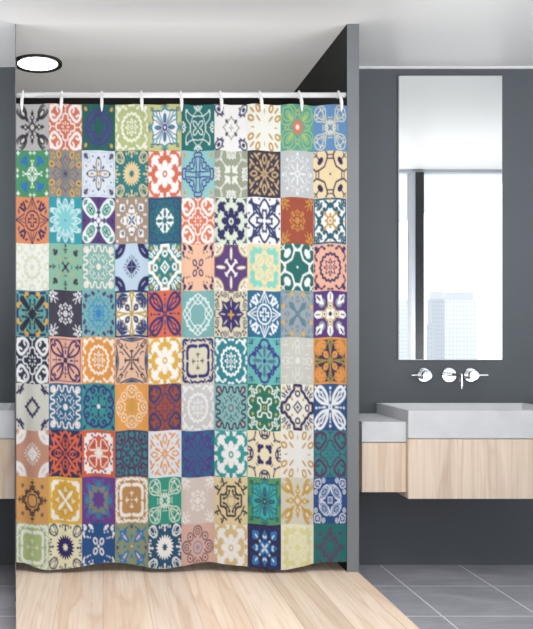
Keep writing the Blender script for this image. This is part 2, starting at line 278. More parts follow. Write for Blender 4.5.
'tealscroll': "3 b .9 .99;1 L .07 .84 .3 .72 .14 .5 .2 .42 .34;1 D .5 .36 .1;1 D .66 0 .14;1 E .62 .56 .12 .07 130;1 L .055 .78 .5 .68 .7 .84 .84 .9 .7 .8 .66;2 L .055 .12 .12 .34 .34;2 D .26 .0 .07;2 D 0 0 .22;0 R 0 0 .1 .035;2 D .9 0 .06;2 D .34 .3 .06;1 D .92 .36 .05",
'clouds': "1 W 12 .45 .05 .08;1 R .8 .8 .16 .05;1 R .9 0 .14 .05;1 D .6 .4 .07;2 D .3 .3 .06;1 D 0 0 .12;1 L .03 .5 .9 .7 .6",
'marks': "1 L .045 .12 .12 -.12 -.12;1 D 0 0 .1;1 L .04 .2 .16 .14 .14;1 D .64 0 .05;1 L .04 .74 .08 .74 0;1 D .92 0 .06;1 D .82 .0 .03;1 E .58 .6 .09 .13 40;1 D .7 .68 .06;1 D .38 .05 .03;2 E .32 .34 .08 .03 45;1 L .03 .55 .72 .66 .5",
'squiggle': "1 L .045 .9 0 .88 .1 .7 .14 .66 .26 .84 .32 .88 .44 .7 .5 .72 .62 .84 .66 .86 .8 .74 .86;1 E .7 .7 .14 .08 45;1 D 0 0 .14;1 L .025 .26 0 .42 .06 .52 .2;1 L .025 .28 .28 .44 .44;1 D .5 .3 .035;1 L .025 .2 .32 .32 .2;1 L .03 .5 .0 .56 0;2 D .6 .56 .03",
'squiggle2': "1 L .05 .9 0 .88 .1 .7 .14 .66 .26 .84 .32 .88 .44 .7 .5 .72 .62 .84 .66 .86 .8 .74 .86;1 L .045 .6 .54 .72 .6;2 E .72 .72 .1 .05 45;2 D 0 0 .07;1 R 0 0 .13 .03;1 L .03 .3 0 .44 .06 .5 .2;1 L .025 .28 .28 .44 .44;1 L .025 .2 .34 .34 .2;1 D .56 0 .04",
'quarter': "1 D 1 1 .64;0 L .03 .8 .97 .86 .86;0 D .97 .97 .12;0 D .68 .7 .03;0 D .78 .62 .025;1 P 0 .34 .34 0 0 0;1 L .03 .48 .0 .4 .0;1 L .03 .42 .14 .34 .1;1 L .03 .32 .26 .26 .2",
'stepped': "1 L .085 .93 0 .93 .2 .74 .22 .6 .4 .46 .46;1 L .05 .7 0 .66 .1 .54 .12 .46 0;1 P .0 .3 .3 0 0 0;0 P 0 .19 .19 0 0 0;1 D 0 0 .07;1 L .04 .56 .78 .64 .94;1 L .04 .6 .62 .74 .68;1 L .04 .44 .76 .5 .92;2 D .34 .34 .07;2 S 4 0 .05;2 E .82 .82 .1 .08 45;2 D .82 .1 .045;1 L .04 .72 .5 .8 .58",
'fourloops': "n1 O .19 .22 .13 .1 60 .045;1 D .82 .8 .09;n1 D .9 .62 .07;n1 D .44 .82 .09;1 L .05 .92 .56 .84 .44;n1 L .06 .56 .92 .48 .88;n1 D .56 .66 .04;n1 D .7 .44 .035;n1 D .36 .62 .035;n1 D .34 .74 .04;n1 D .62 .4 .035;n1 D .5 .38 .03;1 D .02 .02 .05;n1 E .84 .92 .1 .05 30",
'creamcorner': "3 b .95 .99;2 R .98 .98 .52 .05;1 D .98 .98 .5;2 D .78 .7 .06;2 D .62 .84 .06;2 D .84 .84 .05;1 L .06 .06 .06 .3 .3;1 L .04 .22 .36 .36 .22;1 E .62 0 .26 .06 0;2 O .62 0 .27 .08 0 .015;1 D 0 0 .1;2 R .8 .8 .18 .015",
'mint': "1 b 0 .86;0 W 8 .56 .08 .13;0 D 0 0 .5;3 D .86 .42 .08;1 R 0 0 .52 .02;1 W 4 .36 .08 .02;1 L .025 .1 0 .5 0;1 P 0 .2 .2 0 0 0;0 E .8 .8 .11 .08 45;1 L .02 .62 .2 .62 .4;1 L .025 .26 .26 .36 .36;0 D .84 .1 .07",
'winged': "1 b .84 .95;1 W 8 .86 .06 .06;2 E .86 .34 .1 .13 0;2 D .74 .42 .08;3 E .48 .5 .34 .12 52;3 E .4 .34 .3 .08 40;3 L .05 0 0 .4 0;3 L .05 .3 .14 .6 .14;3 D 0 0 .22;3 D .6 .14 .06;2 D .34 0 .04;0 D .9 .9 .08;3 D .72 .34 .04",
'winged2': "1 b .88 .98;2 W 8 .84 .1 .12;1 D .62 .62 .18;0 D .5 .0 .5;0 D .4 .4 .4;3 E .3 .3 .3 .1 45;3 E .3 .34 .16 .1 80;2 E .86 .34 .1 .1 0;2 D .7 .56 .0;3 L .03 .6 .1 .5 0;3 L .03 .7 .28 .6 .36;0 D .88 .84 .08;3 D 0 0 .14;1 D 0 0 .05;3 D .72 0 .05",
'ring2': "1 E .84 .32 .1 .08 80;1 D .9 .4 .06;1 D .6 .66 .0;1 D .76 .56 .06;1 E .78 .74 .12 .08 45;2 L .04 0 0 .35 .1;2 D 0 0 .16;2 L .035 .35 .35 .6 .2;2 L .035 .52 0 .6 .1 .7 .1;2 L .035 .3 0 .3 .2;2 D .5 .34 .04;2 L .03 .1 .1 .4 .4;2 D .6 .46 .04;1 D .95 0 .05",
'ringscroll': "3 b .9 1.02;2 L .05 .0 .0 .5 .5 .8 .88;2 L .05 .0 0 .3 0 .9 .1;2 L .04 .84 .86 .4 .6 .1 .84;1 O .25 .26 .12 .09 60 .05;1 L .055 .3 .55 .5 .68 .62 .5 .5 .4;1 L .06 .3 .78 .6 .86 .76 .66 .8 .35;1 L .045 .6 .74 .7 .5 .66 .28;2 D .9 0 .06",
'bigpetals': "1 B 0 0 .12;1 L .075 .16 .14 .5 .2 .8 .42 .9 .62 .82 .76 .68 .7;1 L .05 .2 .2 .42 .5 .5 .66;1 L .05 .3 0 .42 0;1 E .52 0 .04 .03 0;1 E .64 0 .05 .04 0;1 D .82 0 .06;1 E .88 .88 .09 .05 45;1 D .66 .56 .05;0 D 0 0 .03",
'bigpetals2': "1 B 0 0 .12;1 L .06 .16 .14 .5 .2 .76 .36 .84 .56 .76 .66 .66 .6;1 L .05 .2 .2 .5 .5;1 L .05 .3 0 .42 0;1 D .56 0 .05;1 E .7 0 .06 .04 0;1 D .56 .12 .03;1 b .88 .92;1 P .95 .95 .6 .95 .74 .84 .84 .74 .95 .6;0 b .92 1.02",
'chain': "1 L .03 .66 0 .5 .18;1 L .03 .5 .18 .36 .36;1 L .03 .66 0 .82 .16;1 L .03 .82 .16 .7 .3;1 L .03 .5 .18 .7 .3;1 L .03 .7 .3 .66 .5;1 L .03 .66 .5 .5 .5;1 L .03 .82 .16 .9 0;1 L .03 .5 .18 .44 0;1 L .03 .7 .3 .52 .52",
'navystar': "1 D 0 0 .6;1 T 8 .46 .8;0 E .5 0 .14 .025 0;0 E .34 .34 .14 .025 45;2 S 4 .08 .2;1 L .04 .97 .0 .97 .12;1 R .84 .36 .1 .03;1 D .84 .36 .04;1 L .04 .95 .56 .84 .62 .78 .5;1 D .9 .8 .05;1 D .76 .72 .05;1 L .03 .7 .16 .9 .18",
'burst': "3 D .5 .5 .2;1 E .6 0 .36 .15 0;1 D .74 0 .17;0 P .97 .06 1 .2 .86 .22;1 E .64 .64 .3 .12 45;1 D .6 .74 .1;1 D 0 0 .3;4 E .7 .7 .16 .045 45;2 R 0 0 .34 .04;2 D .34 0 .16;1 D .34 0 .1;4 D .34 0 .05;4 D 0 0 .1;4 E .74 0 .14 .03 0;2 D .5 .12 .04",
'peachx': "2 P .95 .62 .95 -.62 .82 0;3 P .97 .4 .97 -.4 .86 0;1 L .04 .95 .68 .84 .3 .8 0;1 L .045 .1 .1 .5 .5;1 L .035 .3 .0 .1 0;1 L .04 .56 .6 .7 .6;1 D .82 .82 .12;0 D .82 .82 .07;1 D .82 .82 .04;1 L .035 .5 .26 .6 .36 .72 .38;1 L .035 .4 .1 .34 0;1 D .38 .0 .06;1 L .04 .0 .0 .3 0;2 D .28 .28 .04;1 L .03 .62 .52 .76 .66",
'frame': "1 L .085 .58 .6 .66 .4 .64 .1;1 D .56 .62 .08;1 L .06 .92 .04 .88 .2 .92 .36;1 L .055 .92 .36 .82 .44;1 L .07 .74 .9 .86 .86 .9 .7;1 L .055 .72 .72 .78 .78;2 E .26 0 .12 .035 0;2 L .03 .3 .1 .3 0;2 D 0 0 .04;1 L .05 .5 .94 .66 .86",
'purplering': "1 L .06 .92 0 .88 .16 .72 .26 .56 .2 .52 .34 .56 .5;1 D .64 .3 .1;2 E .4 0 .24 .08 0;2 E .28 .28 .2 .06 45;1 D 0 0 .1;1 D .42 .42 .07;2 D .62 0 .06;2 L .04 .76 .76 .9 .9;1 L .04 .74 .9 .72 .72 .9 .74;2 D .88 .6 .03;2 D .56 .12 .04",
'pale2': "1 D 0 0 .14;1 R .7 0 .16 .03;1 D .62 .0 .05;1 L .03 .5 .1 .3 .1;1 D .9 0 .04;1 L .03 .66 .6 .7 .9;1 L .03 .5 .3 .7 .3",
'diamondoutline': "1 L .06 .42 0 .28 .08 .2 .2;1 D .3 .16 .05;1 L .05 .56 .96 .68 .76 .72 .6;1 L .045 .72 .8 .66 .66 .84 .7;1 D .66 .8 .06;1 D .84 .84 .04;1 D .9 .6 .05;1 D .56 .76 .05",
'purplescroll': "1 L .06 0 .62 .04 .8 .22 .88 .42 .8 .44 .64 .32 .56 .24 .66 .3 .72;1 L .06 .42 .8 .62 .72 .68 .68;1 E .86 .86 .13 .07 45;1 L .05 .1 0 .34 0;1 D .4 0 .06;1 D .36 .36 .07;2 D 0 0 .1;1 L .04 .1 .5 .2 .44",
'lace': "1 R .66 0 .26 .025;1 E .6 .0 .07 .03 90;1 R .46 .46 .17 .025;1 D .78 0 .05;1 D .46 .46 .05;1 L .02 .9 .2 .7 .4;1 E .7 .12 .06 .025 40;2 R 0 0 .16 .03;2 D 0 0 .06;2 D .3 0 .04;2 D .22 .22 .03;1 D .4 .12 .03",
'lace2': "1 R .66 0 .26 .035;1 R .68 0 .13 .03;1 R .46 .46 .17 .03;1 D .46 .46 .05;0 D .4 0 .1;2 R 0 0 .26 .03;2 P .12 0 0 .12 -.12 0;0 D 0 0 .04;1 D .68 0 .04",
'cloudline': "1 L .04 .9 .08 .96 .3 .8 .48 .62 .44 .62 .62;1 L .04 .76 0 .9 .08;1 L .04 .22 0 .24 .14 .4 .2 .4 .4;1 L .03 .62 .66 .8 .8 .72 .5;1 L .035 .9 .74 .76 .9;2 D .7 .28 .07;2 R 0 0 .08 .03;1 L .03 .4 .24 .24 .12",
'lobed': "0 b .86 1.02;2 b 0 .86;1 D 0 0 .72;3 W 16 .74 .05 .04;1 W 16 .7 .04 .06;2 L .025 .1 .1 .48 .12 .6 .24 .52 .36 .36 .5;2 L .025 .0 .14 .5 .14;2 D 0 0 .13;2 E .16 0 .1 .06 0;1 D .82 .82 .1;4 D .76 .4 .06;4 D .84 .2 .05;4 D .3 .34 .04",
'lobed2': "2 b 0 .86;0 b .86 1.02;1 D 0 0 .78;1 W 16 .78 .04 .07;3 W 8 .6 .05 .015;2 E .25 .25 .26 .08 45;2 L .02 .4 .08 .6 0;2 D 0 0 .1;3 D .3 0 .045;1 D .84 .84 .08;2 E .44 0 .07 .02 0",
'maroonscroll': "1 b .9 .98;1 L .07 .9 .5 .7 .4 .56 .5 .6 .66;1 L .07 .6 .2 .45 .4;1 D .3 .3 .08;1 E .3 0 .14 .05 0;1 L .07 .95 .16 .7 .2 .62 0;1 D .76 .78 .08;1 L .05 .1 .1 .45 .1;1 D .5 .14 .07;1 D .8 .6 .05;0 D .84 .34 .07",
'darkdiamond': "1 L .05 .66 .0 .54 .1 .36 .22 .33 .33;1 P .95 0 .72 .06 .72 -.06;1 L .035 .78 .1 .78 0;1 L .04 .26 .0 .26 .14 .15 .26;1 D .5 0 .07;1 D .4 .12 .05;1 D .3 .4 .05;1 D .62 .14 .04;2 E .6 .6 .08 .1 20;1 D .42 .36 .04",
'starring': "1 W 8 .6 .12 .14;2 T 12 .5 .72;0 T 8 .3 .44;1 L .03 .86 .3 .62 .2;1 L .03 .3 .16 .4 0;1 D .6 0 .07;1 L .03 .84 .16 .66 .1;0 D .6 0 .03;1 L .03 .6 .5 .74 .66",
'ornatecross': "1 L .06 .62 0 .62 .24 .4 .26 .26 .4;1 L .05 .45 .1 .3 .14 .2 .26;1 D .44 .1 .06;1 L .05 .94 .56 .7 .44 .62 .56;1 L .05 .7 .44 .8 .26;1 P .98 .52 .84 .44 .9 .6;1 D .8 .6 .05;1 R 0 0 .22 .015;1 D .3 .3 .06",
'paisley': "1 O .35 .35 .36 .19 130 .026;2 O .35 .35 .26 .1 130 .03;1 L .02 .3 .4 .42 .3;1 L .02 .2 .5 .3 .6;1 R .86 .4 .09 .025;1 D .86 .4 .035;1 L .03 .62 .93 .55 .74 .6 .62 .66 .66;1 L .03 .62 .93 .8 .92 .9 .9;1 D .74 .76 .07;1 B 0 0 .14;0 B 0 0 .1;2 L .025 .1 .05 -.1 .05;1 L .025 .56 0 .3 .1;1 R .62 0 .05 .02;0 D .74 .76 .025",
}
F4 = {'linex'}
# rows of the curtain: motif and colours (background first)
TILES = [
 "gothic b5b3b2 262b3a e9d3b4|scroll d9714f f4efec|circlecross 106259 4b3390 d2a553|rosette b9c480 f2f3e6 9aab58|starmedal c3cb84 eef1f3 1f95a6 3b2f82|linex 04706f e8f4ee|ovals efeeec 2b2664 8c7a48|rays eef0e6 c9962f|vines 4fa491 b6cb5c e2764d e9eaec|loops 5b8fc0 e9e4bd e6cf90",
 "blobs 3f9263 e8f4ea 1b72c0|rays2 8b8a88 dcaa2e 453a62|floral4 dbe4ef 262a52 cf9a1e b4c7e0|sunflower 0b7c80 e5cc96|amoeba dc6a48 f6f4f2|diamond 8cc6c8 32308e d99e3c|halfflower 99a189 e9ebe4|leafstar 38344a c9a873|faint bfc3c5 e6e8ea|clubs ecd5a2 28205c",
 "crossstar e28d56 2e2660|petals12 0a9cab e6f4f4 7accd2|butterfly 57387c eaeef0 11a08c 3a2a4e|bones a58f7c f1f0ee 2c5c92|whitecross 0b6c78 f2f6f4 2f3a7c|scroll dc7450 f5efeb|amoeba d4e2cc 2b2663|hearts eef0f2 2d3a6c|medal a3492f d09636|tealscroll eef2f0 125a6c c8952a 1a4460",
 "clouds eaece4 d6dcc2|marks 86b9a0 38354a dcaa3c|squiggle 78b4ac f3e6dc 9ac0bc|quarter bcd4e8 2b2663|stepped 0b8288 f2f4ee cba03e|fourloops f0bd9a 2c2866|creamcorner 5a3a7a f2efe6 c2ac70 7c5a66|mint f0d9a8 7fd3bf f3dcab b4dede|clubs2 0a6a64 e8f0ee|rosette ecb094 2e2866 ecb094",
 "winged 57a3a0 2c2f6e dba92c 2a2c40|medal 403d50 e8e8ec|ring2 70b2b2 4c3478 2a86cc|ringscroll f0f2f2 1d3c78 c2a030 1c3a70|bigpetals df6842 2d3272|chain 74b0b0 eef5f4|navystar dcd4b0 352a70 cf9c28|crossstar 146c96 eef4f6|winged2 98a4ac 6a8c9c dcab30 5a7f90|burst 57347c f2f2ee c9ac48 8e9cae 2c2a48",
 "scroll 28344a eceef0|bigpetals2 eeb295 3a2c6c|rosette e8962f f6f0e2 eaa04a|peachx ecc0a2 38304c 3a7898 1d4c78|amoeba e2b02c f6f4ee|frame dcd8bc 33287a 4a3a5a|rosette 0a8492 eef4f2 0a8492|purplering 5cbcb4 3e3494 5a6e94|pale2 c9c9c0 e2e2dc|ringscroll 3a2c50 e8943a a08c3c e29434",
 "diamondoutline d4d4ca 2e285e|squiggle 156e9c f3ece4 c8b480|purplescroll 1c9692 3c2c86 eef0f8|lace eaa040 f6ecd2 b8a43c|scroll a24c33 3a3e72|rosette c9cbca ececec d0d2d0|squiggle2 7fb8b8 3c2c50 d89c9c|cloudline 0b7460 e8f2ea c9b43c|stepped ecebe0 38305e d6ab48|bigpetals 1e5288 eef2f6",
 "quarter c9937a f0eeec|hearts2 33305a 33305a e9693e|lobed d95f37 d9602f f4f2f0 eef0f2 5a4490|maroonscroll 0a8c9c 563a5c|leafstar dde6f0 eb9730|hearts2 12688f 12688f 53398a|amoeba 0c9c9a eef0f0|halfflower2 f0e4be 33286a|rays ecece8 cca03c|scroll 0c8a90 5c3a60",
 "darkdiamond e0a356 33303e 7a6a5c|lobed2 e9b928 e3ae1e f6f6f0 c28e1c|starring 6e3f96 2c82b0 868a74|frame c28e4e f6f4ee f6f4ee|loops 129c84 eef4ea d6e2b4|medal d6c8c0 f1eeec|ornatecross e2cd9c 2e333c|starmedal 4b9c6c 23b4b0 167c92 3a2c50|gothic d8d4c2 cda030 efe7cb|paisley 1f4f90 eef2f8 8cb0d8",
 "frame b0c47e eef2ea e2e8d4|sunflower eeeac2 30296e|fourloops 195594 f0f2f6|blobs2 8e9c78 187fc4 3f3488 ecc9c0|sunflower 125578 f4f4f2|lace2 dcb0a2 3c3050 2c84c0|amoeba d8bd84 efeeec|bones2 2d2c55 177cc6 e8f0e6 2a2a9a|mint eeebc8 e3de9c f3f1e0 eceef0|darkdiamond 0d7272 5c4468 5c4468",
]
def _hex(h):
    c = np.array([int(h[i:i+2], 16) for i in (0, 2, 4)]) / 255.0
    c = np.where(c <= .04045, c/12.92, ((c+.055)/1.055)**2.4)*.80
    return c*.9+.1*(c @ np.array([.21, .72, .07]))
def _seg(x, y, p, closed=False):
    d = np.full(x.shape, 9.0)
    n = len(p)
    for i in range(n if closed else n-1):
        (ax, ay), (bx, by) = p[i], p[(i+1) % n]
        vx, vy = bx-ax, by-ay
        t = np.clip(((x-ax)*vx+(y-ay)*vy)/(vx*vx+vy*vy+1e-9), 0, 1)
        d = np.minimum(d, np.hypot(x-ax-t*vx, y-ay-t*vy))
    return d
def _smooth(p):
    if len(p) < 3: return p
    q = [p[0]]+p+[p[-1]]; out = []
    for i in range(1, len(q)-2):
        a, b, c, d = [np.array(v) for v in q[i-1:i+3]]
        for t in (0, .33, .66):
            out.append(tuple(.5*((2*b)+(c-a)*t+(2*a-5*b+4*c-d)*t*t+(3*b-a-3*c+d)*t**3)))
    return out+[p[-1]]
def _sdf(op, a, x, y, u, v):
    if op == 'D': return np.hypot(x-a[0], y-a[1])-a[2]
    if op == 'R': return np.abs(np.hypot(x-a[0], y-a[1])-a[2])-a[3]
    if op == 'B': return np.maximum(np.abs(x-a[0]), np.abs(y-a[1]))-a[2]
    if op in 'EO':
        if a[2] <= 0 or a[3] <= 0: return np.full(x.shape, 9.0)
        t = math.radians(a[4]); c, s = math.cos(t), math.sin(t)
        X, Y = (x-a[0])*c+(y-a[1])*s, -(x-a[0])*s+(y-a[1])*c
        k = np.hypot(X/a[2], Y/a[3]); g = np.hypot(X/a[2]**2, Y/a[3]**2)+1e-6
        d = k*(k-1)/g
        return d if op == 'E' else np.abs(d)-a[5]
    if op == 'L':
        return _seg(x, y, _smooth([(a[i], a[i+1]) for i in range(1, len(a), 2)]))-a[0]
    if op == 'P':
        p = [(a[i], a[i+1]) for i in range(0, len(a), 2)]
        ins = np.zeros(x.shape, bool)
        for i in range(len(p)):
            (x1, y1), (x2, y2) = p[i], p[i-1]
            if y1 != y2: ins ^= ((y1 > y) != (y2 > y)) & (x < (x2-x1)*(y-y1)/(y2-y1)+x1)
        d = _seg(x, y, p, True)
        return np.where(ins, -d, d)
    r, th = np.hypot(u, v), np.arctan2(v, u)
    if op == 'S': return r-(a[1]+(a[2]-a[1])*(.5+.5*np.cos(a[0]*th)))
    if op == 'T': return (r-(a[1]+(a[2]-a[1])*np.abs(((a[0]*th/math.tau) % 1)*2-1)))*.7
    if op == 'W': return np.abs(r-(a[1]+a[2]*np.cos(a[0]*th)))-a[3]
    if op == 'b':
        m = np.maximum(np.abs(u), np.abs(v)); return np.maximum(a[0]-m, m-a[1])
    if op in 'FG':
        n = int(a[0])*2; k = np.round(th*n/math.tau)*math.tau/n
        X, Y = r*np.cos(th-k), r*np.sin(th-k)
        w = .165*a[1]; L = a[1]*.5
        kk = np.hypot((X-L)/L, Y/w); g = np.hypot((X-L)/L**2, Y/w**2)+1e-6
        d = kk*(kk-1)/g
        return d if op == 'F' else np.abs(d)-a[2]
def tile_colours(spec, u, v, soft):
    w = spec.split(); pal = [_hex(h) for h in w[1:]]
    x, y = np.abs(u), np.abs(v)
    img = np.empty(u.shape+(3,)); img[:] = pal[0]
    for lay in MOTIF[w[0]].split(';'):
        q = lay.split(); single = q[0][0] == 'n'; ci = int(q[0].strip('n'))
        a = [float(t) for t in q[2:]]
        d = _sdf(q[1], a, x, y, u, v)
        if not single and q[1] not in 'STWbFG': d = np.minimum(d, _sdf(q[1], a, y, x, u, v))
        if q[1] in 'RLOWG': d = d+.008
        k = np.clip(.5-d/soft, 0, 1)[..., None]
        img = img*(1-k)+pal[min(ci, len(pal)-1)]*k
    return img

# ---------------- shower curtain
NTX, NTY = 48, 66
NX, NY = NTX*10+1, NTY*10+1
YC = 3.722
XL, XR, ZT = (16.1-103)*YC/800, (347.4-103)*YC/800, 1.236+(337-104)*YC/800
ROW = 46.65*YC/800
px = np.linspace(0, 1, NX); X = XL+(XR-XL)*px
PXC = 103+X*800/YC
# hem height (photo) through the folds: low where a fold swings towards the viewer
kx = np.array([14, 26, 44, 62, 90, 115, 140, 165, 190, 208, 232, 258, 281, 302, 325, 348], float)
kh = np.array([562.5, 563.5, 570, 569, 565, 562, 566, 569.5, 564.5, 562, 565, 568, 570.5, 566, 562.3, 562.5])
hem = np.interp(PXC, kx, kh); ker = np.hanning(45); ker /= ker.sum()
hem = np.convolve(np.pad(hem, 22, mode='edge'), ker, 'valid')
fold = (hem-566)/4.5                               # -1 far .. +1 near
zb = 1.236-(hem-337)*YC/800
v = np.linspace(0, 1, NY)                          # 0 top .. 1 hem
ztop = ZT+.003*np.cos(PXC*math.tau/39.4-2.6*1.0)-.004*px
FULL = ROW*10
Z = ztop[None, :]-v[:, None]*FULL
Z = np.maximum(Z, zb[None, :])                     # cut along the swinging hem
amp = .35+.65*v[:, None]
small = .0055*np.sin(PXC*math.tau/37+1)+.0022*np.sin(PXC*math.tau/17+2)
Y = YC-amp*(.0105*fold)[None, :]-(1-.2*v[:, None])*small[None, :]-.002*np.sin(v[:, None]*5+PXC[None, :]/30)
co = np.stack([np.broadcast_to(X, (NY, NX)), Y, Z], -1).reshape(-1, 3)
idx = np.arange(NX*NY).reshape(NY, NX)
keep = (v[:-1, None]*FULL < (ztop-zb)[None, :-1]+.0005)
q = np.stack([idx[:-1, :-1], idx[1:, :-1], idx[1:, 1:], idx[:-1, 1:]], -1)[keep].reshape(-1, 4)
me = bpy.data.meshes.new('shower_curtain')
me.vertices.add(len(co)); me.vertices.foreach_set('co', co.ravel().astype(np.float32))
me.loops.add(q.size); me.loops.foreach_set('vertex_index', q.ravel().astype(np.int32))
me.polygons.add(len(q)); me.polygons.foreach_set('loop_start', np.arange(0, q.size, 4, dtype=np.int32))
me.polygons.foreach_set('loop_total', np.full(len(q), 4, dtype=np.int32))
me.polygons.foreach_set('use_smooth', np.ones(len(q), bool))
me.update(); me.validate()
colr = np.ones((NY, NX, 4), np.float32)
for r in range(10):
    for c, spec in enumerate(TILES[r].split('|')):
        ey, ex = (1 if r == 9 else 0), (1 if c == 9 else 0)
        uu = ((np.arange(NTX+ex)+.5)/NTX*2-1); vv = ((np.arange(NTY+ey)+.5)/NTY*2-1)
        U, V = np.meshgrid(uu, vv)
        colr[r*NTY:(r+1)*NTY+ey, c*NTX:(c+1)*NTX+ex, :3] = tile_colours(spec, U, V, .06)
at = me.color_attributes.new('print', 'FLOAT_COLOR', 'POINT')
at.data.foreach_set('color', colr.ravel())
lo = np.unique(q)
cm = bpy.data.materials.new('printed_polyester'); cm.use_nodes = True; nt = cm.node_tree; N = nt.nodes
b = N['Principled BSDF']; b.inputs['Roughness'].default_value = .6; b.inputs['Specular IOR Level'].default_value = .25
b.inputs['Sheen Weight'].default_value = .1
a = N.new('ShaderNodeAttribute'); a.attribute_name = 'print'; nt.links.new(a.outputs['Color'], b.inputs['Base Color'])
tc = N.new('ShaderNodeTexCoord'); nz = N.new('ShaderNodeTexNoise'); nz.inputs['Scale'].default_value = 900; nt.links.new(tc.outputs['Object'], nz.inputs['Vector'])
bp = N.new('ShaderNodeBump'); bp.inputs['Strength'].default_value = .12; bp.inputs['Distance'].default_value = .001
nt.links.new(nz.outputs['Fac'], bp.inputs['Height']); nt.links.new(bp.outputs[0], b.inputs['Normal'])
me.materials.append(cm)
cur = bpy.data.objects.new('shower_curtain', me); COL.objects.link(cur)
bmx = bmesh.new(); bmx.from_mesh(me)                # drop the vertices below the hem
bmesh.ops.delete(bmx, geom=[w for w in bmx.verts if not w.link_faces], context='VERTS'); bmx.to_mesh(me); bmx.free()
tag(cur, 'long shower curtain printed with a hundred colourful patterned tiles, hanging from the white rod', 'shower curtain')

# ---------------- rod and hooks
RY, RZ, RR = 3.758, 2.372, .0125
rod = link('curtain_rod', tube(new(), [(wx(RY)+.002, RY, RZ), (1.140, RY, RZ)], RR, 24), M['white'], smooth=True)
tag(rod, 'straight white tube rod above the tile-print curtain', 'curtain rod')
where = ['above the black-and-grey ornate tile at the left end', 'above the coral and white scroll tile', 'above the dark teal tile with a purple cross',
         'above the pale green rosette tile', 'between white star tile and teal line tile', 'at the left edge of the white tile with navy corner ovals',
         'above the white tile with gold rays', 'above the green tile with an orange flower', 'above the light blue loop tile at the right end']
hp = None
for i, hx in enumerate((23, 62, 101.8, 141.3, 180.6, 220, 259.5, 298.9, 338.2)):
    x = (hx-103)*RY/800
    if hp is None:
        h = new(); n = 22; pts = []
        for k in range(n+1):                       # strap round the rod
            t = math.radians(200-220*k/n*1.0)
            pts.append((0, -math.cos(t)*.0155*-1, math.sin(t)*.0155+.001))
        pts = [(0, .0155*math.cos(t), .0155*math.sin(t)+.0012) for t in [math.radians(-40+220*k/n) for k in range(n+1)]]
        pts += [(0, -.024, -.012), (0, -.036, -.022), (0, -.046, -.034), (0, -.053, -.050), (0, -.056, -.066), (0, -.056, -.080), (0, -.055, -.092)]
        rad = [.0042]*(n+1)+[.0060, .0072, .0078, .0078, .0068, .0048, .0018]
        tube(h, pts, rad, 12, 1.0)
        lathe(h, (0, 0, .013), (0, 0, 1), [(.004, 0), (.005, .004), (.004, .0075), (.001, .009)], 12)
        hp = o = link('curtain_hook', h, M['plastic'], smooth=True)
    else:
        o = hp.copy(); COL.objects.link(o)
    o.location = (x, RY, RZ)
    tag(o, 'white plastic hook '+where[i], 'curtain hook', 'white hooks along the curtain rod')

# ---------------- ceiling lamp, its rim meeting the slanting panel
LX, LY = -.348, 4.266
def disc(r, z0, z1, r2=None):
    b = new(); n = 96
    def P(rad):
        out = []
        for k in range(n):
            t = k*math.tau/n; x = LX+rad*math.cos(t); y = LY+rad*math.sin(t)*1.0
            out.append((max(x, wx(y)+.003), y))
        return out
    if r2 is None: return prism(b, P(r), z0, z1)
    o, i = P(r), P(r2)
    O0 = [b.verts.new((*p, z0)) for p in o]; I0 = [b.verts.new((*p, z0+.004)) for p in i]
    O1 = [b.verts.new((*p, z1)) for p in o]; I1 = [b.verts.new((*p, z1)) for p in i]
    for k in range(n):
        j = (k+1) % n
        for q4 in ((O0[k], O0[j], I0[j], I0[k]), (O0[j], O0[k], O1[k], O1[j]), (I0[k], I0[j], I1[j], I1[k]), (O1[k], O1[j], I1[j], I1[k])):
            try: b.faces.new(q4)
            except ValueError: pass
    bmesh.ops.remove_doubles(b, verts=b.verts[:], dist=1e-5); return b
lamp = thing('ceiling_light', 'round white flush ceiling light with a dark rim above the curtain', 'ceiling light', (LX, LY, H))
link('rim', disc(.130, H-.014, H-.0005, .107), M['lampring'], lamp); link('diffuser', disc(.106, H-.008, H-.001), M['glow'], lamp); place(lamp)

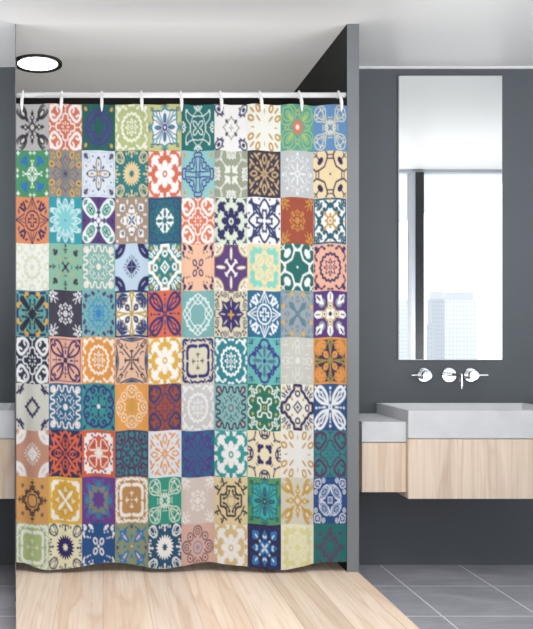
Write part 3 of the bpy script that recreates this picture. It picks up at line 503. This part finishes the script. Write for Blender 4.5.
# ---------------- vanities
def vanity(tagname, x0, x1f, x1b, y0, y1, zb, zw, zt, body_label, top_label, basin):
    """x1f/x1b: right end at the front and at the back"""
    c = thing('vanity_cabinet', body_label, 'bathroom cabinet', (x0, y1, zb))
    def xe(y, inset=0): return x1f+(x1b-x1f)*(y-y0)/(y1-y0)-inset
    link('body', prism(new(), [(x0, y0+.02), (xe(y0+.02), y0+.02), (xe(y1), y1), (x0, y1)], zb, zw-.002), M['oak'], c, bevel=.0012)
    link('drawer_front', prism(new(), [(x0, y0), (xe(y0), y0), (xe(y0+.0185), y0+.0185), (x0, y0+.0185)], zb, zw-.004), M['oak'], c, bevel=.0012)
    place(c)
    b = new()
    if not basin:
        prism(b, [(x0-.001, y0-.001), (xe(y0), y0-.001), (xe(y1), y1), (x0-.001, y1)], zw, zt)
        o = link('stone_worktop', b, M['concrete'], bevel=.0015)
        tag(o, top_label, 'worktop'); return
    t = .016; d = zt-.10
    o4 = [(x0, y0), (xe(y0), y0), (xe(y1), y1), (x0, y1)]
    i4 = [(x0+t, y0+t), (xe(y0+t, t), y0+t), (xe(y1-t, t), y1-t), (x0+t, y1-t)]
    cx = sum(p[0] for p in i4)/4; cy = sum(p[1] for p in i4)/4
    f4 = [(cx+(p[0]-cx)*.93, cy+(p[1]-cy)*.8) for p in i4]
    R = lambda pts, z: [b.verts.new((*p, z)) for p in pts]
    ob, ot, it, fl = R(o4, zw), R(o4, zt), R(i4, zt), R(f4, d)
    for k in range(4):
        j = (k+1) % 4
        b.faces.new((ob[k], ob[j], ot[j], ot[k])); b.faces.new((ot[k], ot[j], it[j], it[k])); b.faces.new((it[k], it[j], fl[j], fl[k]))
    b.faces.new(fl[::-1]); b.faces.new(ob)
    s = thing('stone_basin', top_label, 'washbasin', (x0, y1, zw))
    link('basin_body', b, M['concrete'], s, bevel=.0015)
    link('drain', lathe(new(), (cx, cy, d), (0, 0, 1), [(.032, 0), (.032, .003), (.026, .005), (.006, .004)], 28), M['chrome'], s, smooth=False)
    place(s)
YF, YF2 = 3.885, 3.907
vanity('right', 1.4832, 2.28, 2.28, YF, YB-.001, .450, .743, .879,
       'large wall-hung pale oak cabinet below the right basin and the mirror', 'wide rectangular pale concrete basin below the mirror and chrome taps', True)
vanity('side', 1.2652, 1.4817, 1.4817, YF2, YB-.001, .478, .723, .822,
       'small lower wall-hung oak cabinet between partition and wide basin', 'low pale concrete worktop slab on the small oak cabinet', False)
vanity('left', -1.9, wx(YF)-.006, wx(YB)-.006, YF, YB-.001, .450, .743, .879,
       'wall-hung pale oak cabinet at the left edge, beside the curtain', 'pale concrete basin at the left edge, beside the curtain', True)

# ---------------- mirror
MX0, MX1, MZ0, MZ1 = 1.598, 2.162, 1.111, 2.652
mr = thing('wall_mirror', 'tall frameless mirror on the grey wall reflecting a bright city window', 'mirror', ((MX0+MX1)/2, YB, MZ0))
link('backing', box(new(), MX0, MX1, YB-.010, YB-.001, MZ0, MZ1), M['frame'], mr)
link('mirror_glass', box(new(), MX0+.004, MX1-.004, YB-.0125, YB-.0102, MZ0+.004, MZ1-.004), M['mirror'], mr)
place(mr)

# ---------------- wall taps
def handle(x, side, label):
    z = 1.031; t = thing('tap_handle', label, 'tap', (x, YB, z), None)
    link('wall_plate', lathe(new(), (x, YB-.001, z), (0, -1, 0), [(.034, 0), (.038, .003), (.038, .007), (.035, .010)], 40), M['chrome'], t, bevel=0)
    link('knob', lathe(new(), (x, YB-.011, z), (0, -1, 0), [(.024, 0), (.024, .026), (.026, .028), (.026, .040), (.024, .043)], 36), M['chrome'], t)
    b = new(); tube(b, [(x+side*.024, YB-.038, z), (x+side*.080, YB-.038, z)], [.0055, .0048], 14)
    link('lever', b, M['chrome'], t); place(t)
    for ch in t.children:
        for p in ch.data.polygons: p.use_smooth = len(p.vertices) == 4
        e = ch.modifiers.new('edge', 'EDGE_SPLIT'); e.split_angle = math.radians(35)
handle(1.738, -1, 'round chrome tap handle left of the spout, lever pointing left')
handle(1.990, 1, 'round chrome tap handle right of the spout, lever pointing right')
x, z = 1.874, 1.031
sp = thing('wall_spout', 'chrome wall spout with a round plate and downturned tip between the two tap handles', 'tap', (x, YB, z))
link('wall_plate', lathe(new(), (x, YB-.001, z), (0, -1, 0), [(.036, 0), (.040, .003), (.040, .008), (.037, .011)], 40), M['chrome'], sp)
b = new()
tube(b, [(x, YB-.011, z+.004), (x, YB-.150, z+.004)], [.011, .006], 22)
link('spout_pipe', b, M['chrome'], sp)
b = new(); tube(b, [(x, YB-.156, z+.014), (x, YB-.156, z-.066)], .0085, 22)
link('spout_tip', b, M['chrome'], sp)
place(sp)
for ch in sp.children:
    for p in ch.data.polygons: p.use_smooth = len(p.vertices) == 4
    e = ch.modifiers.new('edge', 'EDGE_SPLIT'); e.split_angle = math.radians(35)

# ---------------- city outside the glazed wall (seen only in the mirror)
def facade(name, wall, pane, sx, sz):
    m = bpy.data.materials.new(name); m.use_nodes = True; nt = m.node_tree; N = nt.nodes; Lk = nt.links
    b = N['Principled BSDF']; b.inputs['Roughness'].default_value = .8
    tc = N.new('ShaderNodeTexCoord'); sp = N.new('ShaderNodeSeparateXYZ'); Lk.new(tc.outputs['Object'], sp.inputs[0]); ms = []
    for k, step in ((0, sx), (2, sz)):
        p = N.new('ShaderNodeMath'); p.operation = 'PINGPONG'; p.inputs[1].default_value = step/2; Lk.new(sp.outputs[k], p.inputs[0])
        l = N.new('ShaderNodeMath'); l.operation = 'GREATER_THAN'; l.inputs[1].default_value = step*.24; Lk.new(p.outputs[0], l.inputs[0]); ms.append(l)
    mm = N.new('ShaderNodeMath'); mm.operation = 'MULTIPLY'; Lk.new(ms[0].outputs[0], mm.inputs[0]); Lk.new(ms[1].outputs[0], mm.inputs[1])
    x = N.new('ShaderNodeMix'); x.data_type = 'RGBA'; Lk.new(mm.outputs[0], x.inputs[0]); x.inputs[6].default_value = lin(wall); x.inputs[7].default_value = lin(pane)
    Lk.new(x.outputs[2], b.inputs['Base Color']); return m
CM = {'pale': facade('pale_facade', 'bec0c3', 'aeb1b6', .66, .82), 'mid': facade('grey_facade', '9da1a8', '93989f', .5, .7), 'far': mat('far_ground', 'a0a0a0', .9), 'roof': mat('roof_facade', 'acafb4', .8)}
struct(link('ground', box(new(), -150, 250, -260, -6, -30.5, -30), CM['far']))
def VX(px_): return (px_-103)/800
def tower(pxa, pxb, ytop, dist, wall, cols, rows, label, crown=False):
    """dist measured from the viewer's mirror image at y = 2*YB"""
    y = 2*YB-dist; xa, xb = VX(pxa)*dist, VX(pxb)*dist; zt = 1.236+(337-ytop)*dist/800
    t = thing('office_tower', label, 'building', ((xa+xb)/2, y, -30)); dep = (xb-xa)*.9
    link('facade', box(new(), xa, xb, y-dep, y, -30, zt), CM[wall], t)
    if crown: link('roof_storey', box(new(), xa+.1*(xb-xa), xb-.1*(xb-xa), y-dep*.9, y-dep*.1, zt, zt+8*dist/800), CM['roof'], t)
    place(t)
tower(447, 478, 300, 150, 'pale', 9, 16, 'wide pale office tower with a roof storey, reflected right in the mirror', True)
tower(432, 444.5, 299, 140, 'mid', 6, 12, 'slim grey office tower reflected beside the wide pale one', True)
tower(399, 410, 300, 170, 'pale', 5, 14, 'pale tower reflected left of the dark window post')
tower(428.5, 434, 324, 120, 'mid', 3, 4, 'low grey block reflected in front of the slim grey tower')
